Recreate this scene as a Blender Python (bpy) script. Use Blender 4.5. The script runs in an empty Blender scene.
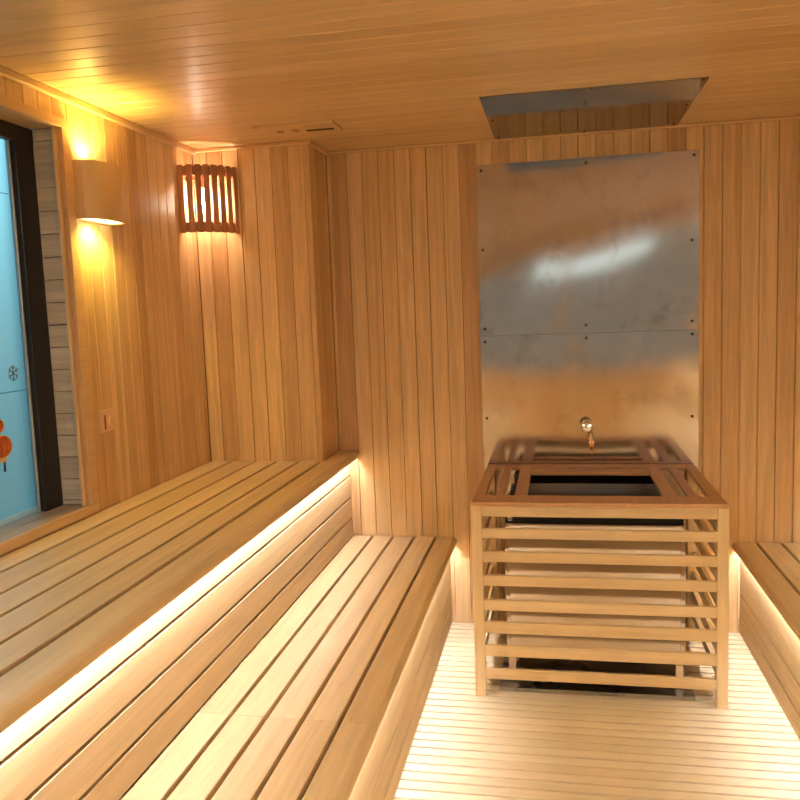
import bpy, bmesh, math, random
from mathutils import Matrix, Vector

random.seed(7)
S = bpy.context.scene
COL = S.collection

# ------------------------------------------------------------------ camera
cam_d = bpy.data.cameras.new('camera')
cam = bpy.data.objects.new('camera', cam_d)
COL.objects.link(cam)
R0 = [[0.9813118747933276, -0.19182878484520424, 0.01512354767959332],
      [0.1888864988770348, 0.9752928232545949, 0.11456788140686452],
      [-0.03672730498662434, -0.10957018852267156, 0.9933002964136907]]
mw = Matrix.Identity(4)
for i in range(3):
    mw[i][0] = R0[i][0]; mw[i][1] = R0[i][2]; mw[i][2] = -R0[i][1]
mw[2][3] = 1.4701
cam.matrix_world = mw
cam_d.sensor_width = 36.0
cam_d.lens = 36.0 * 807.41 / 800.0
cam_d.clip_start = 0.02
S.camera = cam

# ------------------------------------------------------------------ world, exposure
W = bpy.data.worlds.new('world'); S.world = W; W.use_nodes = True
W.node_tree.nodes['Background'].inputs[0].default_value = (0.95, 0.76, 0.62, 1)
W.node_tree.nodes['Background'].inputs[1].default_value = 0.38
S.view_settings.view_transform = 'Standard'
S.view_settings.look = 'None'
S.view_settings.gamma = 1.0
S.view_settings.use_curve_mapping = False
S.view_settings.exposure = 0.0

# light levels
LED_E = 110.0
FILL_E = 205.0
FILL_C = (1.0, 0.92, 0.79)
LED_C = (1.0, 0.955, 0.93)
SCONCE_W = 12.0
SCONCE_C = (1.0, 0.69, 0.15)
CORNER_W = 20.0
CORNER_C = (1.0, 0.80, 0.52)

def area(name, loc, target, sx, sy, w, col):
    d = bpy.data.lights.new(name, 'AREA'); d.shape = 'RECTANGLE'; d.size = sx; d.size_y = sy
    d.energy = w; d.color = col
    o = bpy.data.objects.new(name, d); COL.objects.link(o); o.location = loc
    o.rotation_euler = (Vector(target) - Vector(loc)).to_track_quat('-Z', 'Y').to_euler()
    return o
area('daylight_beyond_window', (-1.9, 4.2, 3.3), (-3.0, 4.2, 1.1), 3.0, 0.5, 115, (0.68, 0.90, 1.0))
area('daylight_beyond_glass_front', (0.45, -2.3, 1.93), (0.3, 0, 1.5), 1.3, 0.16, 1.5, (0.72, 0.9, 1.0))

# ------------------------------------------------------------------ dimensions
ZC = 2.2; YB = 3.65; YF = -1.3
XL = -1.548; YCH = 3.38; XCH = -1.02
MID = 0.1335
XR = 2 * MID - XL
PITCH = 0.0735

# ------------------------------------------------------------------ materials
def nodes(m):
    m.use_nodes = True
    nt = m.node_tree
    return nt, nt.nodes, nt.links, nt.nodes['Principled BSDF']

def wood(name, cols, axis='Z', rough=0.42, spec=0.4, grain=0.10, dirt=0.0):
    """cols: three board colours; every board (mesh island) draws its own one and its own grain offset"""
    m = bpy.data.materials.new(name)
    nt, N, L, P = nodes(m)
    geo = N.new('ShaderNodeNewGeometry'); oi = N.new('ShaderNodeObjectInfo')
    add = N.new('ShaderNodeMath'); add.operation = 'ADD'
    L.new(geo.outputs['Random Per Island'], add.inputs[0]); L.new(oi.outputs['Random'], add.inputs[1])
    fr = N.new('ShaderNodeMath'); fr.operation = 'FRACT'; L.new(add.outputs[0], fr.inputs[0])
    ramp = N.new('ShaderNodeValToRGB'); cr = ramp.color_ramp
    cr.elements[0].position = 0.0; cr.elements[0].color = (*cols[0], 1)
    cr.elements[1].position = 1.0; cr.elements[1].color = (*cols[2], 1)
    e = cr.elements.new(0.5); e.color = (*cols[1], 1)
    L.new(fr.outputs[0], ramp.inputs[0])
    tc = N.new('ShaderNodeTexCoord')
    off = N.new('ShaderNodeVectorMath'); off.operation = 'SCALE'; off.inputs[0].default_value = (7.3, 5.1, 9.7)
    L.new(fr.outputs[0], off.inputs['Scale'])
    va = N.new('ShaderNodeVectorMath'); va.operation = 'ADD'
    L.new(tc.outputs['Object'], va.inputs[0]); L.new(off.outputs[0], va.inputs[1])
    mp = N.new('ShaderNodeMapping')
    sc = {'X': (1.1, 26, 26), 'Y': (26, 1.1, 26), 'Z': (26, 26, 1.1)}[axis]
    mp.inputs['Scale'].default_value = sc
    L.new(va.outputs[0], mp.inputs['Vector'])
    n1 = N.new('ShaderNodeTexNoise'); n1.inputs['Scale'].default_value = 1.6; n1.inputs['Detail'].default_value = 3
    n1.inputs['Distortion'].default_value = 0.6
    L.new(mp.outputs[0], n1.inputs['Vector'])
    n2 = N.new('ShaderNodeTexNoise'); n2.inputs['Scale'].default_value = 9.0; n2.inputs['Detail'].default_value = 2
    L.new(mp.outputs[0], n2.inputs['Vector'])
    mix = N.new('ShaderNodeMath'); mix.operation = 'MULTIPLY_ADD'; mix.inputs[1].default_value = 0.45
    L.new(n2.outputs[0], mix.inputs[0]); L.new(n1.outputs[0], mix.inputs[2])
    mr = N.new('ShaderNodeMapRange'); mr.inputs[1].default_value = 0.42; mr.inputs[2].default_value = 1.02
    mr.inputs[3].default_value = 1 - grain * 1.6; mr.inputs[4].default_value = 1 + grain
    L.new(mix.outputs[0], mr.inputs[0])
    mul = N.new('ShaderNodeVectorMath'); mul.operation = 'SCALE'
    L.new(ramp.outputs[0], mul.inputs[0]); L.new(mr.outputs[0], mul.inputs['Scale'])
    L.new(mul.outputs[0], P.inputs['Base Color'])
    P.inputs['Roughness'].default_value = rough
    P.inputs['Specular IOR Level'].default_value = spec
    b = N.new('ShaderNodeBump'); b.inputs['Strength'].default_value = 0.06; b.inputs['Distance'].default_value = 0.002
    L.new(mix.outputs[0], b.inputs['Height']); L.new(b.outputs[0], P.inputs['Normal'])
    return m

def plain(name, col, rough=0.5, metal=0.0, spec=0.5):
    m = bpy.data.materials.new(name)
    nt, N, L, P = nodes(m)
    P.inputs['Base Color'].default_value = (*col, 1)
    P.inputs['Roughness'].default_value = rough
    P.inputs['Metallic'].default_value = metal
    P.inputs['Specular IOR Level'].default_value = spec
    return m

def emit(name, col, e):
    m = bpy.data.materials.new(name)
    nt, N, L, P = nodes(m)
    P.inputs['Base Color'].default_value = (*col, 1)
    P.inputs['Emission Color'].default_value = (*col, 1)
    P.inputs['Emission Strength'].default_value = e
    return m

def steel(name, col, r0, r1, wave=0.0, smudge=4.0, twist=0.0, stain=0.0):
    m = bpy.data.materials.new(name)
    nt, N, L, P = nodes(m)
    P.inputs['Metallic'].default_value = 1.0
    tc = N.new('ShaderNodeTexCoord')
    n = N.new('ShaderNodeTexNoise'); n.inputs['Scale'].default_value = smudge; n.inputs['Detail'].default_value = 2
    n.inputs['Roughness'].default_value = 0.65
    L.new(tc.outputs['Object'], n.inputs['Vector'])
    mr = N.new('ShaderNodeMapRange'); mr.inputs[1].default_value = 0.25; mr.inputs[2].default_value = 0.8
    mr.inputs[3].default_value = r0; mr.inputs[4].default_value = r1
    L.new(n.outputs[0], mr.inputs[0]); L.new(mr.outputs[0], P.inputs['Roughness'])
    mc = N.new('ShaderNodeMapRange'); mc.inputs[1].default_value = 0.25; mc.inputs[2].default_value = 0.75
    mc.inputs[3].default_value = 0.86; mc.inputs[4].default_value = 1.0
    L.new(n.outputs[0], mc.inputs[0])
    sc = N.new('ShaderNodeVectorMath'); sc.operation = 'SCALE'; sc.inputs[0].default_value = col
    L.new(mc.outputs[0], sc.inputs['Scale'])
    if stain:      # brown heat stains and handling marks
        n3 = N.new('ShaderNodeTexNoise'); n3.inputs['Scale'].default_value = 5.5; n3.inputs['Detail'].default_value = 6
        n3.inputs['Roughness'].default_value = 0.7
        L.new(tc.outputs['Object'], n3.inputs['Vector'])
        m3 = N.new('ShaderNodeMapRange'); m3.inputs[1].default_value = 0.52; m3.inputs[2].default_value = 0.72
        m3.inputs[4].default_value = stain
        L.new(n3.outputs[0], m3.inputs[0])
        mxc = N.new('ShaderNodeMix'); mxc.data_type = 'RGBA'
        L.new(m3.outputs[0], mxc.inputs[0]); L.new(sc.outputs[0], mxc.inputs[6]); mxc.inputs[7].default_value = (0.22, 0.16, 0.11, 1)
        L.new(mxc.outputs[2], P.inputs['Base Color'])
    else:
        L.new(sc.outputs[0], P.inputs['Base Color'])
    if wave:
        n2 = N.new('ShaderNodeTexNoise'); n2.inputs['Scale'].default_value = 1.7; n2.inputs['Detail'].default_value = 1
        L.new(tc.outputs['Object'], n2.inputs['Vector'])
        b = N.new('ShaderNodeBump'); b.inputs['Strength'].default_value = 1.0; b.inputs['Distance'].default_value = 1.0
        hm = N.new('ShaderNodeMath'); hm.operation = 'MULTIPLY'; hm.inputs[1].default_value = wave
        L.new(n2.outputs[0], hm.inputs[0]); hout = hm.outputs[0]
        if twist:      # the sheet is slightly twisted between its screws
            sp = N.new('ShaderNodeSeparateXYZ'); L.new(tc.outputs['Object'], sp.inputs[0])
            zz = N.new('ShaderNodeMath'); zz.operation = 'SUBTRACT'; zz.inputs[1].default_value = 0.38
            L.new(sp.outputs[2], zz.inputs[0])
            xz = N.new('ShaderNodeMath'); xz.operation = 'MULTIPLY'
            L.new(sp.outputs[0], xz.inputs[0]); L.new(zz.outputs[0], xz.inputs[1])
            ma = N.new('ShaderNodeMath'); ma.operation = 'MULTIPLY_ADD'; ma.inputs[1].default_value = twist
            L.new(xz.outputs[0], ma.inputs[0]); L.new(hout, ma.inputs[2]); hout = ma.outputs[0]
        L.new(hout, b.inputs['Height']); L.new(b.outputs[0], P.inputs['Normal'])
    return m

C_LIGHT = ((0.71, 0.535, 0.30), (0.77, 0.60, 0.36), (0.67, 0.49, 0.26))
C_WALL = ((0.55, 0.325, 0.155), (0.80, 0.565, 0.30), (0.67, 0.43, 0.205))
C_CEIL = ((0.69, 0.465, 0.23), (0.79, 0.565, 0.305), (0.73, 0.50, 0.255))
C_FLOOR = ((0.76, 0.645, 0.46), (0.80, 0.695, 0.51), (0.73, 0.61, 0.42))
wood_wall = wood('hemlock_wall', C_WALL, 'Z', 0.42, 0.35, 0.17)
wood_ceil = wood('hemlock_ceiling', C_CEIL, 'X', 0.30, 0.55, 0.09)
wood_floor = wood('slatted_floor', C_FLOOR, 'X', 0.5, 0.3, 0.07)
wood_y = wood('bench_wood', C_LIGHT, 'Y', 0.42, 0.4, 0.12)
wood_x = wood('guard_wood_across', C_LIGHT, 'X', 0.42, 0.4, 0.09)
wood_z = wood('guard_wood_upright', C_LIGHT, 'Z', 0.42, 0.4, 0.09)
wood_top = wood('guard_top_shaded_wood', ((0.56, 0.315, 0.15), (0.60, 0.35, 0.17), (0.52, 0.28, 0.13)), 'Y', 0.4, 0.4, 0.12)  # darker than the other guard wood: the top's dimmer light is in the colour
wood_trim_y = wood('trim_wood', C_WALL, 'Y', 0.4, 0.4, 0.08)
wood_trim_x = wood('trim_wood_across', C_WALL, 'X', 0.4, 0.4, 0.08)
wood_grey_x = wood('weathered_reveal', ((0.56, 0.49, 0.39), (0.62, 0.54, 0.43), (0.52, 0.45, 0.35)), 'X', 0.6, 0.2, 0.2)
wood_grey_y = wood('weathered_sill', ((0.42, 0.33, 0.22), (0.46, 0.36, 0.25), (0.40, 0.31, 0.21)), 'Y', 0.45, 0.4, 0.2)
wood_dark = plain('groove_shadow_wood', (0.16, 0.075, 0.028), 0.8)
wood_slat = wood('thermowood_slat', ((0.48, 0.22, 0.11), (0.54, 0.25, 0.125), (0.43, 0.19, 0.095)), 'Z', 0.45, 0.35, 0.2)
m_panel = steel('brushed_steel_sheet', (0.64, 0.575, 0.49), 0.085, 0.14, 0.007, smudge=3.0, stain=0.4)
m_panel2 = steel('twisted_steel_sheet', (0.64, 0.575, 0.49), 0.085, 0.14, 0.007, smudge=3.0, twist=0.05, stain=0.4)
m_plate = steel('ceiling_steel_sheet', (0.28, 0.27, 0.25), 0.06, 0.13, 0.0005, smudge=3.0)
m_heater = steel('heater_steel', (0.90, 0.86, 0.82), 0.12, 0.20, 0.0012, smudge=2.0)
m_tray = steel('tray_steel', (0.50, 0.49, 0.46), 0.22, 0.38, 0.006, smudge=6.0)
m_chrome = plain('chrome', (0.85, 0.86, 0.88), 0.08, 1.0)
m_brass = plain('brass', (0.90, 0.60, 0.30), 0.16, 1.0)
m_screw = plain('screw_steel', (0.10, 0.085, 0.07), 0.35, 1.0)
m_dark = plain('heater_black', (0.012, 0.014, 0.010), 0.55, spec=0.25)
m_toptray = plain('tray_dark_steel', (0.085, 0.085, 0.06), 0.4, spec=0.4)
m_black = plain('black_aluminium', (0.007, 0.006, 0.005), 0.35)
m_alu = plain('aluminium_strip', (0.75, 0.75, 0.75), 0.35, 1.0)
m_plaster = plain('sconce_plaster', (0.72, 0.50, 0.25), 0.6)
m_led = emit('led_warm_white', LED_C, LED_E)
m_bulb = emit('bulb_glow', (1.0, 0.80, 0.62), 60.0)
m_lens = emit('sconce_lens', (1.0, 0.80, 0.42), 4.0)
m_blue = plain('pale_blue_paint', (0.24, 0.47, 0.50), 0.7)
m_blueband = plain('blue_grey_band', (0.09, 0.26, 0.40), 0.6)
m_orange = plain('orange_film', (0.62, 0.13, 0.02), 0.5)
m_gold = plain('gold_film', (0.75, 0.55, 0.22), 0.45)
m_darkfilm = plain('dark_film', (0.02, 0.05, 0.07), 0.5)
m_greyfilm = plain('grey_film', (0.20, 0.22, 0.27), 0.5)
m_outlet = plain('copper_plate', (0.85, 0.60, 0.38), 0.35, 0.4)

m_glass = bpy.data.materials.new('window_glass')
nt, N, L, P = nodes(m_glass)
lw = N.new('ShaderNodeLayerWeight'); lw.inputs['Blend'].default_value = 0.5
pw = N.new('ShaderNodeMath'); pw.operation = 'POWER'; pw.inputs[1].default_value = 4.0
L.new(lw.outputs['Facing'], pw.inputs[0])
fz = N.new('ShaderNodeMath'); fz.operation = 'MULTIPLY_ADD'; fz.inputs[1].default_value = 0.6; fz.inputs[2].default_value = 0.035
L.new(pw.outputs[0], fz.inputs[0])
tr = N.new('ShaderNodeBsdfTransparent'); tr.inputs[0].default_value = (0.93, 0.97, 0.98, 1)
gl = N.new('ShaderNodeBsdfGlossy'); gl.inputs['Roughness'].default_value = 0.02
mx = N.new('ShaderNodeMixShader')
L.new(fz.outputs[0], mx.inputs[0]); L.new(tr.outputs[0], mx.inputs[1]); L.new(gl.outputs[0], mx.inputs[2])
L.new(mx.outputs[0], N['Material Output'].inputs['Surface'])
N.remove(P)

# ------------------------------------------------------------------ mesh helpers
def extrude(bm, prof, axis, a, b):
    """prof: 2-D outline in the two other axes (order x,y,z without axis), extruded from a to b"""
    def P3(u, v, t):
        return {'x': (t, u, v), 'y': (u, t, v), 'z': (u, v, t)}[axis]
    v0 = [bm.verts.new(P3(u, v, a)) for u, v in prof]
    v1 = [bm.verts.new(P3(u, v, b)) for u, v in prof]
    n = len(prof)
    fs = [bm.faces.new(v0), bm.faces.new(v1)]
    for i in range(n):
        fs.append(bm.faces.new((v0[i], v0[(i + 1) % n], v1[(i + 1) % n], v1[i])))
    return fs

def rr(u0, u1, v0, v1, r=0.003, seg=3):
    """rounded rectangle; r one radius or four (u0v0, u1v0, u1v1, u0v1)"""
    if not isinstance(r, (tuple, list)): r = (r,) * 4
    out = []
    for (cu, cv, q, rad) in ((u0, v0, 2, r[0]), (u1, v0, 3, r[1]), (u1, v1, 0, r[2]), (u0, v1, 1, r[3])):
        ccu = cu + rad * (1 if cu == u0 else -1); ccv = cv + rad * (1 if cv == v0 else -1)
        sg = max(1, seg if rad > 0.001 else 1)
        for i in range(sg + 1):
            a = math.pi / 2 * (q + i / sg)
            out.append((ccu + rad * math.cos(a), ccv + rad * math.sin(a)))
    return out

def box(bm, x0, x1, y0, y1, z0, z1, r=0.002, axis='z', seg=2):
    p = {'x': (y0, y1, z0, z1), 'y': (x0, x1, z0, z1), 'z': (x0, x1, y0, y1)}[axis]
    l = {'x': (x0, x1), 'y': (y0, y1), 'z': (z0, z1)}[axis]
    extrude(bm, rr(*p, r=r, seg=seg), axis, *l)

def lathe(bm, prof, c, d, seg=24):
    """prof: (radius, distance along d) from c"""
    d = Vector(d).normalized(); q = d.to_track_quat('Z', 'Y').to_matrix()
    ex, ey = q @ Vector((1, 0, 0)), q @ Vector((0, 1, 0)); c = Vector(c)
    rings = []
    for r, t in prof:
        if r < 1e-6: rings.append([bm.verts.new(c + d * t)])
        else: rings.append([bm.verts.new(c + d * t + (ex * math.cos(2 * math.pi * i / seg) + ey * math.sin(2 * math.pi * i / seg)) * r) for i in range(seg)])
    for A, B in zip(rings, rings[1:]):
        for i in range(seg):
            j = (i + 1) % seg
            if len(A) == 1 and len(B) == 1: continue
            if len(A) == 1: bm.faces.new((A[0], B[i], B[j]))
            elif len(B) == 1: bm.faces.new((A[i], A[j], B[0]))
            else: bm.faces.new((A[i], A[j], B[j], B[i]))
    for Rg, ok in ((rings[0], 1), (rings[-1], 1)):
        if len(Rg) > 1: bm.faces.new(Rg)

def tube(bm, pts, r, seg=12):
    pts = [Vector(p) for p in pts]; rings = []
    for i, p in enumerate(pts):
        t = (pts[min(i + 1, len(pts) - 1)] - pts[max(i - 1, 0)]).normalized()
        q = t.to_track_quat('Z', 'Y').to_matrix()
        rings.append([bm.verts.new(p + q @ Vector((r * math.cos(2 * math.pi * k / seg), r * math.sin(2 * math.pi * k / seg), 0))) for k in range(seg)])
    for A, B in zip(rings, rings[1:]):
        for k in range(seg): bm.faces.new((A[k], A[(k + 1) % seg], B[(k + 1) % seg], B[k]))
    bm.faces.new(rings[0]); bm.faces.new(rings[-1])

def new(): return bmesh.new()

def obj(name, bm, mat, parent=None):
    bmesh.ops.recalc_face_normals(bm, faces=bm.faces)
    if parent is not None:
        off = Vector(parent.get('base', (0, 0, 0)))
        bmesh.ops.translate(bm, verts=bm.verts, vec=-off)
    me = bpy.data.meshes.new(name); bm.to_mesh(me); bm.free()
    mats = mat if isinstance(mat, (list, tuple)) else [mat]
    for x in mats: me.materials.append(x)
    for p in me.polygons: p.use_smooth = True
    me.set_sharp_from_angle(angle=math.radians(21))
    o = bpy.data.objects.new(name, me); COL.objects.link(o)
    if len(me.polygons) < 400 or name in ('curved_shade',):
        w = o.modifiers.new('weighted normal', 'WEIGHTED_NORMAL'); w.keep_sharp = True
    if parent is not None:
        o.parent = parent
        o['base'] = list(parent.get('base', (0, 0, 0)))
    return o

def struct(name, bm, mat, parent=None):
    o = obj(name, bm, mat, parent)
    if parent is None: o['kind'] = 'structure'
    return o

def empty(name, loc):
    o = bpy.data.objects.new(name, None); COL.objects.link(o); o.location = loc
    o['base'] = list(loc); o.empty_display_size = 0.1
    return o

def thing(name, label, cat, loc, group=None):
    o = empty(name, loc); tag(o, label, cat, group); return o

def tag(o, label, cat, group=None):
    o['label'] = label; o['category'] = cat
    if group: o['group'] = group

# a cladding board: front face chamfered; profile in (w, c) with c growing towards the room by sign s
def board_prof(w0, w1, c0, s, t=0.012, g=0.0009, ch=0.0032):
    g *= random.uniform(0.5, 1.1); ch *= random.uniform(0.4, 1.0)
    w0 += g; w1 -= g
    return [(w0, c0), (w0, c0 + s * (t - ch)), (w0 + ch, c0 + s * t), (w1 - ch, c0 + s * t), (w1, c0 + s * (t - ch)), (w1, c0)]

def splits(a, b, phase, pitch=PITCH):
    k = math.ceil((a - phase) / pitch + 1e-6); xs = [a]
    while phase + k * pitch < b - 1e-6:
        xs.append(phase + k * pitch); k += 1
    xs.append(b)
    return [(p, q) for p, q in zip(xs, xs[1:]) if q - p > 0.006]

T = 0.012   # cladding thickness
# ------------------------------------------------------------------ floor and ceiling
bm = new()
box(bm, XL - 0.1, XR + 0.1, YF - 0.1, YB + 0.1, -0.10, -0.035, 0.0)
for f in bm.faces: f.material_index = 1
y = YF
while y < YB - 0.01:
    before = set(bm.faces)
    box(bm, XL, XR, y + 0.004, min(y + 0.0446, YB), -0.032, 0.0, 0.0025, 'x')
    for f in set(bm.faces) - before: f.material_index = 0
    y += 0.0487
y = None
struct('floor', bm, [wood_floor, wood_dark])

bm = new()
for a, b in splits(YF, YB, 1.905, 0.0765):
    extrude(bm, board_prof(a, b, ZC + T, -1), 'x', XL - 0.02, XR + 0.02)
nf = len(bm.faces)
box(bm, XL - 0.1, XR + 0.1, YF - 0.1, YB + 0.1, ZC + T, ZC + 0.06, 0.0)
bm.faces.ensure_lookup_table()
for f in bm.faces[nf:]: f.material_index = 1
struct('ceiling', bm, [wood_ceil, wood_dark])

# ------------------------------------------------------------------ walls
def clad(name, axis, c, s, lo, hi, phase, z0=0.0, z1=ZC, holes=(), back=0.08):
    """vertical boards on the plane axis = c, facing s; holes: (w0, w1, z0, z1)"""
    bm = new()
    cb = c - s * T
    for a, b in splits(lo, hi, phase):
        spans = [(z0, z1)]
        for (h0, h1, hz0, hz1) in holes:
            if (a + b) / 2 > h0 and (a + b) / 2 < h1:
                spans = [(z0, hz0), (hz1, z1)]
        for q0, q1 in spans:
            if q1 - q0 < 0.005: continue
            pr = board_prof(a, b, cb, s)
            if axis == 'x': extrude(bm, [(v, u) for u, v in pr], 'z', q0, q1)
            else: extrude(bm, pr, 'z', q0, q1)
    nf = len(bm.faces)
    c2 = cb - s * back
    rects = [(lo, hi, z0, z1)]
    for (h0, h1, hz0, hz1) in holes:
        rects = [(lo, h0, z0, z1), (h1, hi, z0, z1), (h0, h1, z0, hz0), (h0, h1, hz1, z1)]
    for (w0, w1, q0, q1) in rects:
        if w1 - w0 < 1e-4 or q1 - q0 < 1e-4: continue
        a, b = min(cb, c2), max(cb, c2)
        if axis == 'x': box(bm, a, b, w0, w1, q0, q1, 0.0)
        else: box(bm, w0, w1, a, b, q0, q1, 0.0)
    bm.faces.ensure_lookup_table()
    for f in bm.faces[nf:]: f.material_index = 1
    return struct(name, bm, [wood_wall, wood_dark])

WY0, WY1, WZ0, WZ1 = -0.75, 2.397, 0.864, 2.09
clad('wall_back', 'y', YB, -1, XCH, XR, -0.413)
clad('wall_left', 'x', XL, 1, YF, YCH, 2.453, holes=((WY0 - 0.0102, WY1 + 0.0102, WZ0 - 0.021, WZ1 + 0.016),))
clad('wall_right', 'x', XR, -1, YF, YB, 2.453)
clad('wall_front', 'y', YF, 1, XL, XR, -0.413, holes=((-1.25, 1.60, 0.72, 2.06),))
# boxed-out corner between left and back wall
bm = new()
for a, b in splits(XL, XCH - 0.001, -1.263):
    extrude(bm, board_prof(a, b, YCH + T, -1), 'z', 0, ZC)
for a, b in splits(YCH + 0.001, YB - 0.001, 3.4535):
    extrude(bm, [(v, u) for u, v in board_prof(a, b, XCH - T, 1)], 'z', 0, ZC)
nf = len(bm.faces)
box(bm, XL - 0.08, XCH - T, YCH + T, YB + 0.08, 0, ZC, 0.0)
bm.faces.ensure_lookup_table()
for f in bm.faces[nf:]: f.material_index = 1
struct('wall_corner', bm, [wood_wall, wood_dark])

# crown battens
def trim(name, x0, x1, y0, y1, z0, z1, axis, mat, r=0.004):
    bm = new(); box(bm, x0, x1, y0, y1, z0, z1, r, axis, 3); return struct(name, bm, mat)
ZT = ZC - 0.022
trim('trim_1', XL, XL + 0.022, YF, YCH, ZT, ZC, 'y', wood_trim_y)
trim('trim_2', XL + 0.022, XCH + 0.016, YCH - 0.016, YCH, ZC - 0.016, ZC, 'x', wood_trim_x)
trim('trim_3', XCH, XCH + 0.016, YCH, YB, ZC - 0.016, ZC, 'y', wood_trim_y)
trim('trim_4', XCH + 0.016, XR, YB - 0.012, YB, ZC - 0.012, ZC, 'x', wood_trim_x)

# ------------------------------------------------------------------ left window
def winpart(name, parts, mat, parent, axis='y', r=0.003):
    bm = new()
    for b in parts: box(bm, *b, r, axis, 2)
    return obj(name, bm, mat, parent)
XG = -1.662
w1 = empty('window_1', (XL, 0.8, WZ0)); w1['kind'] = 'structure'
bm = new()
box(bm, XL - 0.002, XL + 0.014, WY0 - 0.05, WY1 + 0.048, WZ1, WZ1 + 0.03, 0.003, 'y')
box(bm, XL - 0.002, XL + 0.014, WY0 - 0.05, WY1 + 0.048, WZ0 - 0.032, WZ0, 0.003, 'y')
box(bm, XL - 0.002, XL + 0.014, WY1, WY1 + 0.048, WZ0, WZ1, 0.003, 'z')
box(bm, XL - 0.002, XL + 0.014, WY0 - 0.05, WY0, WZ0, WZ1, 0.003, 'z')
obj('casing', bm, wood_trim_y, w1)
bm = new()
for a, b in splits(WZ0, WZ1, 1.612, 0.0732):     # horizontal boards of the jambs
    extrude(bm, board_prof(a, b, WY1 + 0.010, -1, t=0.010, g=0.0014, ch=0.002), 'x', XG - 0.06, XL) if False else None
    pr = board_prof(a, b, WY1 + 0.010, -1, t=0.010, g=0.0014, ch=0.002)
    extrude(bm, [(c, w) for w, c in pr], 'x', XG - 0.06, XL)
    pr = board_prof(a, b, WY0 - 0.010, 1, t=0.010, g=0.0014, ch=0.002)
    extrude(bm, [(c, w) for w, c in pr], 'x', XG - 0.06, XL)
obj('jamb_lining', bm, wood_grey_x, w1)
winpart('sill', [(XG - 0.062, XG - 0.002, WY0, WY1, WZ0 - 0.02, WZ0), (XG, XG + 0.056, WY0, WY1, WZ0 - 0.02, WZ0), (XG + 0.058, XL, WY0, WY1, WZ0 - 0.02, WZ0)], wood_grey_y, w1)
winpart('head_lining', [(XG - 0.06, XL, WY0, WY1, WZ1, WZ1 + 0.015)], wood_trim_y, w1)
fr = winpart('frame', [(XG - 0.006, -1.638, WY0, WY1, WZ1 - 0.05, WZ1)], m_black, w1, 'y')
winpart('frame_jamb', [(XG - 0.006, -1.638, WY1 - 0.092, WY1, WZ0, WZ1 - 0.05)], m_black, w1, 'z')
winpart('edge_strip', [(XG - 0.004, XG + 0.006, WY1 - 0.100, WY1 - 0.0925, WZ0, WZ1 - 0.05)], m_alu, w1, 'z', 0.001)
winpart('glass_pane', [(XG - 0.006, XG, WY0, WY1 - 0.100, WZ0, WZ1 - 0.05)], m_glass, w1, 'z', 0.0)

# beyond the window: a pale blue wall of large panels with a darker blue-grey upright band
bm = new()
for a, b in ((-3.0, -0.6), (-0.6, 1.2), (1.2, 3.0), (3.0, 4.8), (4.8, 7.5)):
    for q0, q1 in ((0.0, 1.1), (1.1, 2.2), (2.2, 3.4)):
        box(bm, -3.06, -3.0, a + 0.002, b - 0.002, q0 + 0.002, q1 - 0.002, 0.0)
struct('wall_outside', bm, m_blue)
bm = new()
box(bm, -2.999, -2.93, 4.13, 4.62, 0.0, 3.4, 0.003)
struct('trim_5', bm, m_blueband)
trim('trim_6', -3.0, -1.75, -3.0, 7.5, -0.1, 0.0, 'y', plain('outside_ground', (0.3, 0.42, 0.46), 0.8))

# ------------------------------------------------------------------ glass front behind the camera
w2 = empty('window_2', (0.13, YF, 0.72)); w2['kind'] = 'structure'
bm = new()
for a, b in ((-1.25, -1.20), (0.15, 0.20), (1.55, 1.60)): box(bm, a, b, YF - 0.06, YF + 0.01, 0.72, 2.06, 0.003, 'z')
for a, b in ((0.72, 0.77), (2.01, 2.06)): box(bm, -1.25, 1.60, YF - 0.06, YF + 0.01, a, b, 0.003, 'x')
obj('frame', bm, wood_trim_x, w2)
bm = new()
for a, b in ((-1.20, 0.15), (0.20, 1.55)): box(bm, a, b, YF - 0.03, YF - 0.024, 0.77, 2.01, 0.0)
obj('glass_pane', bm, m_glass, w2)

# ------------------------------------------------------------------ benches
def mx_(x, side): return x if side == 'left' else 2 * MID - x
def bbox(bm, side, x0, x1, y0, y1, z0, z1, r, axis, seg=3):
    a, b = mx_(x0, side), mx_(x1, side)
    if a > b:
        a, b = b, a
        if isinstance(r, (tuple, list)): r = (r[1], r[0], r[3], r[2])
    box(bm, a, b, y0, y1, z0, z1, r, axis, seg)

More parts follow.
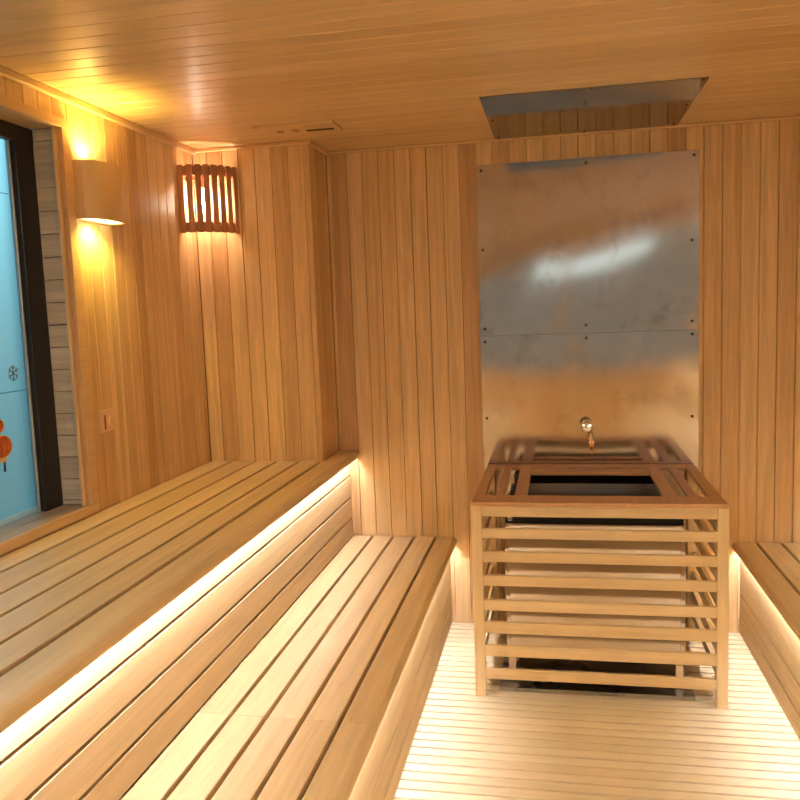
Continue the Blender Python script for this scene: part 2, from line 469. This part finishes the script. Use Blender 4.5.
Y0B = YF + 0.012
def bench(side, tier, label, group):
    if tier == 'upper':
        top, nose, back = 0.826, -0.920, XL + 0.004
        gaps = [-1.4468, -1.3327, -1.2311, -1.1265, -1.0301]; face = -0.969
        rows = [(0.797, 0.7100), (0.7000, 0.6065), (0.5965, 0.5070), (0.4970, 0.4145)]
    else:
        top, nose, back = 0.414, -0.473, -0.9665
        gaps = [-0.8714, -0.772, -0.6707, -0.5702]; face = -0.5055
        rows = [(0.385, 0.1875), (0.1825, 0.0855), (0.0805, 0.001)]
    g = 0.0058
    ends = [back] + gaps + [nose]
    root = thing('sauna_bench', label, 'bench', (mx_((back + nose) / 2, side), 1.2, 0), group)
    joint = 1.925 if tier == 'lower' else None
    y1all = YB - 0.002
    for i, (a, b) in enumerate(zip(ends, ends[1:])):
        a2 = a if i == 0 else a + g
        last = i == len(ends) - 2
        b2 = b if last else b - g
        y1 = y1all
        if tier == 'upper' and side == 'left' and not last: y1 = YCH - 0.003
        if tier == 'upper' and side == 'left' and last: a2 = max(a2, XCH + 0.001)
        r = (0.003, 0.018, 0.018, 0.003) if last else 0.003
        z0 = top - (0.038 if last else 0.040)
        pieces = [(Y0B, y1)] if joint is None else [(Y0B, joint - 0.0006), (joint + 0.0006, y1)]
        for p0, p1 in pieces:
            bm = new()
            if last:    # bull-nosed plank, rebated underneath for the light strip
                pr = [q for q in rr(a2, b2, z0, top, (0.003, 0.014, 0.019, 0.003), 6)]
                lip = b2 - 0.017; pr2 = [(a2, top - 0.040), (face - 0.0185, top - 0.040), (face - 0.0185, top - 0.026), (lip, top - 0.026), (lip, z0)]
                pr = pr2 + [q for q in pr if q[0] > lip + 0.0005 or q[1] > top - 0.02]
                extrude(bm, [(mx_(u, side), v) for u, v in pr], 'y', p0, p1)
            else:
                bbox(bm, side, a2, b2, p0, p1, z0, top, r, 'y', 2)
            obj('front_plank' if last else 'seat_plank', bm, wood_y, root)
    for (q1, q0) in rows:
        bm = new(); bbox(bm, side, face - 0.018, face, Y0B, y1all, q0, q1, 0.0015, 'y', 2)
        obj('face_board', bm, wood_y, root)
    # LED strip tucked under the nosing
    zl = top - 0.0262
    bm = new(); bbox(bm, side, face + (0.0215 if tier == 'upper' else 0.0025), face + (0.031 if tier == 'upper' else 0.0147), Y0B + 0.02, y1all - 0.02, zl - 0.003, zl - 0.0002, 0.0, 'y', 1)
    s = obj('led_strip', bm, m_led, root); s['label'] = 'warm white light strip under the bench nosing'
    # bearers and posts inside
    xa, xb, zt = back + 0.03, face - 0.021, top - 0.0403
    for yb in (-0.9, 0.0, 0.9, 1.88, 2.6, 3.3):
        bm = new()
        pr = [(xa, 0), (xa + 0.045, 0), (xa + 0.045, zt - 0.05), (xb - 0.045, zt - 0.05), (xb - 0.045, 0), (xb, 0), (xb, zt), (xa, zt)]
        extrude(bm, [(mx_(u, side), v) for u, v in pr], 'y', yb, yb + 0.05)
        obj('trestle', bm, wood_y, root)
    return root
bench('left', 'upper', 'upper wooden sauna bench under the window on the left wall', 'sauna benches')
bench('left', 'lower', 'lower slatted wooden bench in the middle, left of the heater', 'sauna benches')
bench('right', 'lower', 'low wooden bench at the right edge, beside the heater guard', 'sauna benches')
bench('right', 'upper', 'upper wooden bench against the right wall, out beyond the low right bench', 'sauna benches')

# ------------------------------------------------------------------ heater guard
HX0, HX1, HY0, HY1 = -0.324, 0.585, 2.93, 3.632
ZG = 0.760
hg = thing('heater_guard', 'slatted wooden guard frame around the steel sauna heater', 'guard', (MID, 3.28, 0))
for (x0, x1) in ((HX0, HX0 + 0.040), (HX1 - 0.040, HX1)):
    for (y0, y1) in ((HY0, HY0 + 0.036), (HY1 - 0.036, HY1)):
        bm = new(); box(bm, x0, x1, y0, y1, 0.0, 0.744, 0.003, 'z', 2); obj('post', bm, wood_z, hg)
RZ = [(0.700, 0.744), (0.617, 0.655), (0.527, 0.566), (0.435, 0.474), (0.339, 0.380), (0.250, 0.294), (0.160, 0.204), (0.070, 0.110)]
for a, b in RZ:
    bm = new(); box(bm, HX0 + 0.040, HX1 - 0.040, HY0 + 0.003, HY0 + 0.020, a, b, 0.002, 'x', 2); obj('front_rail', bm, wood_x, hg)
    for x0 in (HX0 + 0.004, HX1 - 0.020):
        bm = new(); box(bm, x0, x0 + 0.016, HY0 + 0.036, HY1 - 0.036, a, b, 0.002, 'y', 2); obj('side_rail', bm, wood_y, hg)
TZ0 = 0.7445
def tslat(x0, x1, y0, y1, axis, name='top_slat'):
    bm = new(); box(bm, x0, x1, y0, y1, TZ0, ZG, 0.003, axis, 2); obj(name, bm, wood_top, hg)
TX0, TX1 = -0.3185, 0.577
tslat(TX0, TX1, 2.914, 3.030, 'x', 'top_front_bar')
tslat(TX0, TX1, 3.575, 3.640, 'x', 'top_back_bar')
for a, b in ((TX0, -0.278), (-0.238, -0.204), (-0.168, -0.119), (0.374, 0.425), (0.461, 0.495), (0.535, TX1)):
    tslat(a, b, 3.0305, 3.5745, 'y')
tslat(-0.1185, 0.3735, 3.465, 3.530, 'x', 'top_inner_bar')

# ------------------------------------------------------------------ heater
BX0, BX1, BY0, BY1 = -0.207, 0.452, 3.035, 3.56
ht = thing('sauna_heater', 'boxy stainless steel heater inside the wooden guard', 'heater', (MID, 3.3, 0))
bm = new()
box(bm, BX0, BX1, BY0, BY0 + 0.004, 0.148, 0.648, 0.001, 'x', 1)
obj('front_panel', bm, m_heater, ht)
for a in (BX0, BX1 - 0.016):
    bm = new(); box(bm, a, a + 0.016, BY0 - 0.010, BY0 - 0.0005, 0.148, 0.652, 0.001, 'z', 1); obj('flange', bm, m_heater, ht)
for a in (BX0, BX1 - 0.004):
    bm = new(); box(bm, a, a + 0.004, BY0 + 0.0045, BY1, 0.155, 0.69, 0.001, 'z', 1); obj('side_panel', bm, m_heater, ht)
bm = new(); box(bm, BX0 + 0.0045, BX1 - 0.0045, BY1 - 0.004, BY1, 0.155, 0.69, 0.001, 'x', 1); obj('back_panel', bm, m_heater, ht)
bm = new(); box(bm, BX0 + 0.005, BX1 - 0.005, BY0 + 0.012, BY0 + 0.020, 0.60, 0.70, 0.001, 'x', 1); obj('inner_front', bm, m_dark, ht)
bm = new(); box(bm, BX0 + 0.0045, BX1 - 0.0045, BY0 + 0.005, BY1 - 0.005, 0.158, 0.170, 0.0); obj('base_plate', bm, m_dark, ht)
bm = new(); box(bm, BX0 + 0.02, BX1 - 0.02, BY0 + 0.021, BY1 - 0.006, 0.655, 0.668, 0.004, 'z', 2); obj('top_tray', bm, m_toptray, ht)
bm = new(); lathe(bm, [(0.0, -0.008), (0.010, -0.006), (0.012, 0.004), (0.012, 0.010)], (BX0 + 0.02, BY0 + 0.004, 0.668), (0, 1, 0), 16); obj('knob', bm, m_chrome, ht)
for x in (BX0 + 0.004, BX1 - 0.034):
    for y in (BY0 + 0.004, BY1 - 0.034):
        bm = new(); box(bm, x, x + 0.03, y, y + 0.03, 0.0165, 0.155, 0.002, 'z', 1); obj('leg', bm, m_heater, ht)
bm = new()
n = 26
rows = []
for j in range(9):
    row = []
    for i in range(n + 1):
        e = min(i, n - i, j, 8 - j)
        z = 0.011 + (0 if e == 0 else random.uniform(-0.004, 0.0045)) + (0.004 if e == 0 else 0)
        row.append(bm.verts.new((BX0 - 0.03 + (BX1 - BX0 + 0.06) * i / n, 2.985 + (BY1 - 2.985) * j / 8, z)))
    rows.append(row)
for j in range(8):
    for i in range(n): bm.faces.new((rows[j][i], rows[j][i + 1], rows[j + 1][i + 1], rows[j + 1][i]))
ret = bmesh.ops.extrude_face_region(bm, geom=bm.faces[:])
for v in [g for g in ret['geom'] if isinstance(g, bmesh.types.BMVert)]: v.co.z = 0.001
t = obj('drip_tray', bm, m_tray)
tag(t, 'crumpled steel drip tray on the floor under the heater', 'tray')

# ------------------------------------------------------------------ steel sheets
def screw_bm(c, d, r=0.0065):
    bm = new(); lathe(bm, [(r, 0.0), (r, 0.001), (r * 0.7, 0.0028), (r * 0.3, 0.0034), (0, 0.0034)], c, d, 12); return bm
PX0, PX1 = -0.3393, 0.5977
def sheet(label, z0, z1, screws, yf, mat):
    root = thing('steel_sheet', label, 'metal sheet', (MID, YB, z0), 'steel sheets behind and above the heater')
    bm = new(); box(bm, PX0, PX1, yf, YB - 0.0002, z0, z1, 0.0006, 'z', 1); obj('panel', bm, mat, root)
    for x, z in screws: obj('screw', screw_bm((x, yf, z), (0, -1, 0)), m_screw, root)
sheet('upper steel wall sheet with a bluish glow, below the ceiling', 1.344, 2.094,
      [(-0.317, 2.069), (0.134, 2.072), (0.576, 2.074), (-0.317, 1.726), (0.568, 1.723), (-0.317, 1.375), (0.126, 1.379), (0.569, 1.381)], YB - 0.003, m_panel2)
sheet('lower steel wall sheet that the water tap sticks out of', 0.58, 1.3425,
      [(-0.318, 1.317), (0.126, 1.322), (0.570, 1.326), (-0.318, 0.971), (0.571, 0.970)], YB - 0.002, m_panel)
root = thing('steel_sheet', 'dark steel sheet screwed flat to the ceiling above the heater', 'metal sheet', (MID, 3.28, ZC), 'steel sheets behind and above the heater')
bm = new(); box(bm, -0.2525, 0.5065, 2.910, 3.637, ZC - 0.003, ZC - 0.0002, 0.0006, 'z', 1); obj('panel', bm, m_plate, root)
for x, y in ((-0.235, 2.93), (0.127, 2.93), (0.49, 2.93), (-0.235, 3.28), (0.49, 3.28), (-0.235, 3.615), (0.127, 3.615), (0.49, 3.615)):
    obj('screw', screw_bm((x, y, ZC - 0.003), (0, 0, -1), 0.0055), m_screw, root)

# ------------------------------------------------------------------ water tap
tp = thing('water_tap', 'small chrome water tap sticking out of the lower steel sheet', 'tap', (0.124, YB, 0.93))
bm = new(); lathe(bm, [(0.026, 0.0), (0.026, 0.003), (0.018, 0.009), (0.013, 0.012), (0.0115, 0.05), (0.0145, 0.052), (0.0145, 0.066), (0, 0.066)], (0.124, YB - 0.002, 0.934), (0, -1, 0), 24); obj('body', bm, m_chrome, tp)
bm = new(); lathe(bm, [(0.007, 0.0), (0.007, 0.012), (0.023, 0.014), (0.026, 0.02), (0.021, 0.028), (0.007, 0.031), (0, 0.031)], (0.122, YB - 0.066, 0.936), (0, -1, 0.15), 8); obj('handle', bm, m_chrome, tp)
bm = new()
tube(bm, [(0.128, YB - 0.045, 0.930), (0.134, YB - 0.060, 0.922), (0.139, YB - 0.075, 0.908), (0.1405, YB - 0.082, 0.893), (0.141, YB - 0.084, 0.880)], 0.0085); obj('spout', bm, m_chrome, tp)
bm = new(); lathe(bm, [(0.0095, 0), (0.0125, 0.003), (0.0125, 0.018), (0.0105, 0.021), (0.0105, 0.024), (0.0125, 0.027), (0.011, 0.042), (0.0075, 0.048), (0.0075, 0.058), (0, 0.058)], (0.141, YB - 0.084, 0.882), (0, 0, -1), 18)
s = obj('nozzle', bm, m_brass, tp); s['label'] = 'brass hose nozzle'

# ------------------------------------------------------------------ up-and-down wall lamp
def spot(name, loc, d, w, col, ang, parent=None, r=0.02):
    l = bpy.data.lights.new(name, 'SPOT'); l.energy = w; l.color = col; l.spot_size = math.radians(ang); l.spot_blend = 0.6
    l.shadow_soft_size = r
    o = bpy.data.objects.new(name, l); COL.objects.link(o); o.location = loc
    o.rotation_euler = Vector(d).to_track_quat('-Z', 'Y').to_euler()
    return o
def wall_lamp(xw, s, yc, zc, label, h=0.094, hw=0.110, power=SCONCE_W):
    """xw wall face, s +1 facing +x; light comes out at top and bottom"""
    root = thing('wall_lamp', label, 'lamp', (xw, yc, zc), 'up-and-down wall lamps')
    def PX(d): return xw + s * d
    bm = new()
    for y0, y1 in ((yc - hw, yc - hw + 0.006), (yc + hw - 0.006, yc + hw)):
        a, b = sorted((PX(0.0005), PX(0.045))); box(bm, a, b, y0, y1, zc - h, zc + h, 0.001, 'z', 1)
    a, b = sorted((PX(0.0005), PX(0.005))); box(bm, a, b, yc - hw + 0.006, yc + hw - 0.006, zc - h, zc + h, 0.001, 'z', 1)
    obj('back_box', bm, wood_trim_y, root)
    n = 20; bm = new(); out = []; inn = []
    for i in range(n + 1):
        t = i / n * 2 - 1
        d = 0.045 + 0.044 * math.sqrt(max(0, 1 - abs(t) ** 2.6)) * 1.0
        out.append((PX(d), yc + t * hw)); inn.append((PX(d - 0.006), yc + t * (hw - 0.006)))
    extrude(bm, out + inn[::-1], 'z', zc - h, zc + h)
    obj('curved_shade', bm, m_plaster, root)
    for sg in (1, -1):
        bm = new(); zz = zc + sg * (h - 0.004)
        pl = [(PX(0.006), yc - hw + 0.007)] + [(u - s * 0.001, v) for u, v in inn] + [(PX(0.006), yc + hw - 0.007)]
        extrude(bm, pl, 'z', *sorted((zz, zz - sg * 0.004)))
        obj('lens', bm, m_lens, root)
        sp = spot('lamp_beam', (PX(0.042), yc - 0.03, zc + sg * (h + 0.004)), (-0.10 * s, 0, sg), power, SCONCE_C, 150, r=0.022)
        sp.parent = root; sp.location = Vector(sp.location) - Vector(root.location)
    return root
wall_lamp(XL, 1, 2.554, 1.902, 'beige up-and-down wall lamp beside the window')
wall_lamp(XR, -1, 2.255, 1.902, 'added beige up-and-down wall lamp on the right wall, out of view')  # unseen lamp mirrored from the left one, added to light the room

# ------------------------------------------------------------------ corner lamp with slatted shade
def corner_lamp(cx, cy, sx, sy, zc, label, light=CORNER_W, A=0.155, B=0.198, h=0.14):
    """cx, cy: the wall corner; sx, sy point into the room; shade arc runs from (A away along y) to (B away along x)"""
    root = thing('corner_lamp', label, 'lamp', (cx, cy, zc), 'slatted corner lamps')
    p0 = Vector((cx + sx * 0.002, cy + sy * A)); p1 = Vector((cx + sx * B, cy + sy * 0.002))
    mid = (p0 + p1) / 2; nrm = Vector((sx * A, sy * B)).normalized()
    def arc(t, off=0.0):       # t -1..1
        q = p0.lerp(p1, (t + 1) / 2) + nrm * (0.045 * (1 - t * t))
        tan = (p1 - p0).normalized() * ((p1 - p0).length / 2) + nrm * (-0.09 * t)
        tan.normalize(); nn = Vector((tan.y, -tan.x))
        if nn.dot(nrm) < 0: nn = -nn
        return q + nn * off, tan, nn
    ns = 8
    for k in range(ns):
        t = -0.93 + 1.86 * k / (ns - 1)
        q, tan, nn = arc(t, 0.0)
        hw = 0.0122; th = 0.004
        prof = [q + tan * a * hw + nn * b * th for a, b in ((-1, -1), (1, -1), (1, 1), (-1, 1))]
        bm = new(); extrude(bm, [(p.x, p.y) for p in prof], 'z', zc - h, zc + h); obj('slat', bm, wood_slat, root)
    for z0 in (zc - h + 0.004, zc + h - 0.044):
        bm = new(); n = 18
        o = [arc(-0.985 + 1.97 * i / n, -0.005)[0] for i in range(n + 1)]; i_ = [arc(-0.97 + 1.94 * i / n, -0.015)[0] for i in range(n + 1)]
        extrude(bm, [(p.x, p.y) for p in o] + [(p.x, p.y) for p in i_[::-1]], 'z', z0, z0 + 0.040)
        obj('band', bm, wood_slat, root)
    bc = Vector((cx + sx * 0.075, cy + sy * 0.075))
    bm = new()
    lathe(bm, [(0, -0.04), (0.018, -0.034), (0.027, -0.015), (0.027, 0.005), (0.018, 0.028), (0.012, 0.042), (0.012, 0.06), (0, 0.06)], (bc.x, bc.y, zc - 0.01), (0, 0, 1), 20)
    obj('bulb', bm, m_bulb, root)
    bm = new()
    lathe(bm, [(0.018, 0.0), (0.018, 0.05), (0, 0.05)], (bc.x, bc.y, zc + 0.05), (0, 0, 1), 16)
    box(bm, *sorted((cx + sx * 0.001, bc.x)), bc.y - 0.012, bc.y + 0.012, zc + 0.085, zc + 0.100, 0.001)
    obj('socket', bm, wood_slat, root)
    l = bpy.data.lights.new('bulb_light', 'POINT'); l.energy = light; l.color = CORNER_C; l.shadow_soft_size = 0.03
    lo = bpy.data.objects.new('bulb_light', l); COL.objects.link(lo); lo.parent = root
    lo.location = (bc.x - cx, bc.y - cy, -0.012)
    return root
corner_lamp(XL, YCH, 1, -1, 1.970, 'slatted dark wood lamp glowing across the far left corner')

# ------------------------------------------------------------------ added fill lamps, unseen, shaped as round ceiling lamps over the upper benches
m_fill = emit('fill_lamp_glow', FILL_C, FILL_E)
def fill_lamp(x, y, label):
    root = thing('fill_lamp', label, 'lamp', (x, y, ZC), 'added fill lamps')
    bm = new(); lathe(bm, [(0.12, 0.0005), (0.12, 0.032), (0.104, 0.034), (0.104, 0.02), (0, 0.02)], (x, y, ZC), (0, 0, -1), 32); obj('rim', bm, wood_top, root)
    bm = new(); lathe(bm, [(0.102, 0.021), (0.102, 0.030), (0.07, 0.042), (0, 0.048)], (x, y, ZC), (0, 0, -1), 32); obj('diffuser', bm, m_fill, root)
fill_lamp(-1.12, 0.15, 'added round fill lamp on the ceiling above the upper bench on the left')
fill_lamp(1.38, 0.15, 'added round fill lamp on the ceiling above the upper bench on the right')

# ------------------------------------------------------------------ ceiling vent
cv = thing('ceiling_vent', 'flush wooden ceiling vent with a dark slot near the corner lamp', 'vent', (-0.98, 3.12, ZC))
bm = new(); box(bm, -1.14, -0.822, 3.058, 3.205, ZC - 0.010, ZC - 0.0003, 0.002, 'x', 2); obj('panel', bm, wood_ceil, cv)
bm = new(); box(bm, -0.955, -0.845, 3.145, 3.168, ZC - 0.0115, ZC - 0.0095, 0.0005, 'x', 1); obj('slot', bm, plain('slot_dark', (0.03, 0.014, 0.007), 0.7), cv)
for x in (-1.07, -1.005):
    bm = new(); box(bm, x, x + 0.022, 3.125, 3.150, ZC - 0.015, ZC - 0.0095, 0.001, 'x', 1); obj('clip', bm, wood_top, cv)

# ------------------------------------------------------------------ wall socket
so = thing('wall_socket', 'small square copper coloured socket on the left wall below the lamp', 'socket', (XL, 2.54, 1.13))
bm = new(); box(bm, XL + 0.0003, XL + 0.012, 2.498, 2.583, 1.092, 1.166, 0.004, 'x', 2); obj('plate', bm, m_outlet, so)
bm = new(); lathe(bm, [(0.019, 0), (0.019, 0.004), (0.012, 0.008), (0.012, 0.002), (0, 0.002)], (XL + 0.012, 2.556, 1.125), (1, 0, 0), 20); obj('round_cap', bm, m_outlet, so)
bm = new(); box(bm, XL + 0.0118, XL + 0.0135, 2.515, 2.523, 1.100, 1.150, 0.0005, 'z', 1); obj('slot', bm, wood_dark, so)

# ------------------------------------------------------------------ stickers on the glass
XS = XG + 0.0012
def disc(bm, yc, zc, ry, rz, x0, x1, seg=28):
    extrude(bm, [(yc + ry * math.cos(2 * math.pi * i / seg), zc + rz * math.sin(2 * math.pi * i / seg)) for i in range(seg)], 'x', x0, x1)
bm = new()
yc, zc = 2.232, 1.322
for k in range(6):
    a = math.pi / 3 * k + math.pi / 6
    d = Vector((math.cos(a), math.sin(a))); p = Vector((-d.y, d.x))
    def bar(q0, q1, w):
        q0, q1 = Vector(q0), Vector(q1); e = (q1 - q0).normalized(); f = Vector((-e.y, e.x)) * w
        extrude(bm, [tuple(v) for v in (q0 - f, q1 - f, q1 + f, q0 + f)], 'x', XG + 0.0002, XG + 0.0012)
    o = Vector((yc, zc))
    bar(o, o + d * 0.027, 0.0016)
    for sgn in (1, -1): bar(o + d * 0.014, o + d * 0.022 + p * sgn * 0.009, 0.0014)
tag(obj('snowflake_sticker', bm, m_greyfilm), 'small grey snowflake sticker on the window glass', 'sticker')
ls = thing('lantern_sticker', 'orange lantern sticker with gold outline on the window glass', 'sticker', (XG, 2.15, 1.05))
bm = new(); disc(bm, 2.148, 1.103, 0.050, 0.037, XG + 0.0002, XG + 0.0008); disc(bm, 2.145, 1.168, 0.024, 0.022, XG + 0.0002, XG + 0.0008)
obj('outline', bm, m_gold, ls)
bm = new(); disc(bm, 2.148, 1.103, 0.046, 0.033, XG + 0.0009, XG + 0.0013); disc(bm, 2.145, 1.168, 0.020, 0.018, XG + 0.0009, XG + 0.0013)
obj('lantern_body', bm, m_orange, ls)
bm = new()
for k in (-0.026, 0.0, 0.026):
    extrude(bm, [(2.148 + k - 0.001, 1.103 - 0.026), (2.148 + k + 0.001, 1.103 - 0.026), (2.148 + k * 0.9 + 0.001, 1.103 + 0.026), (2.148 + k * 0.9 - 0.001, 1.103 + 0.026)], 'x', XG + 0.0014, XG + 0.0017)
obj('rib_lines', bm, m_darkfilm, ls)
bm = new(); box(bm, XG + 0.0002, XG + 0.0012, 2.130, 2.166, 1.056, 1.067, 0.0003, 'y', 1); obj('collar', bm, m_gold, ls)
bm = new(); box(bm, XG + 0.0002, XG + 0.0012, 2.150, 2.160, 1.026, 1.055, 0.0003, 'z', 1); obj('tassel', bm, m_darkfilm, ls)

for o in bpy.data.objects:
    if 'base' in o: del o['base']
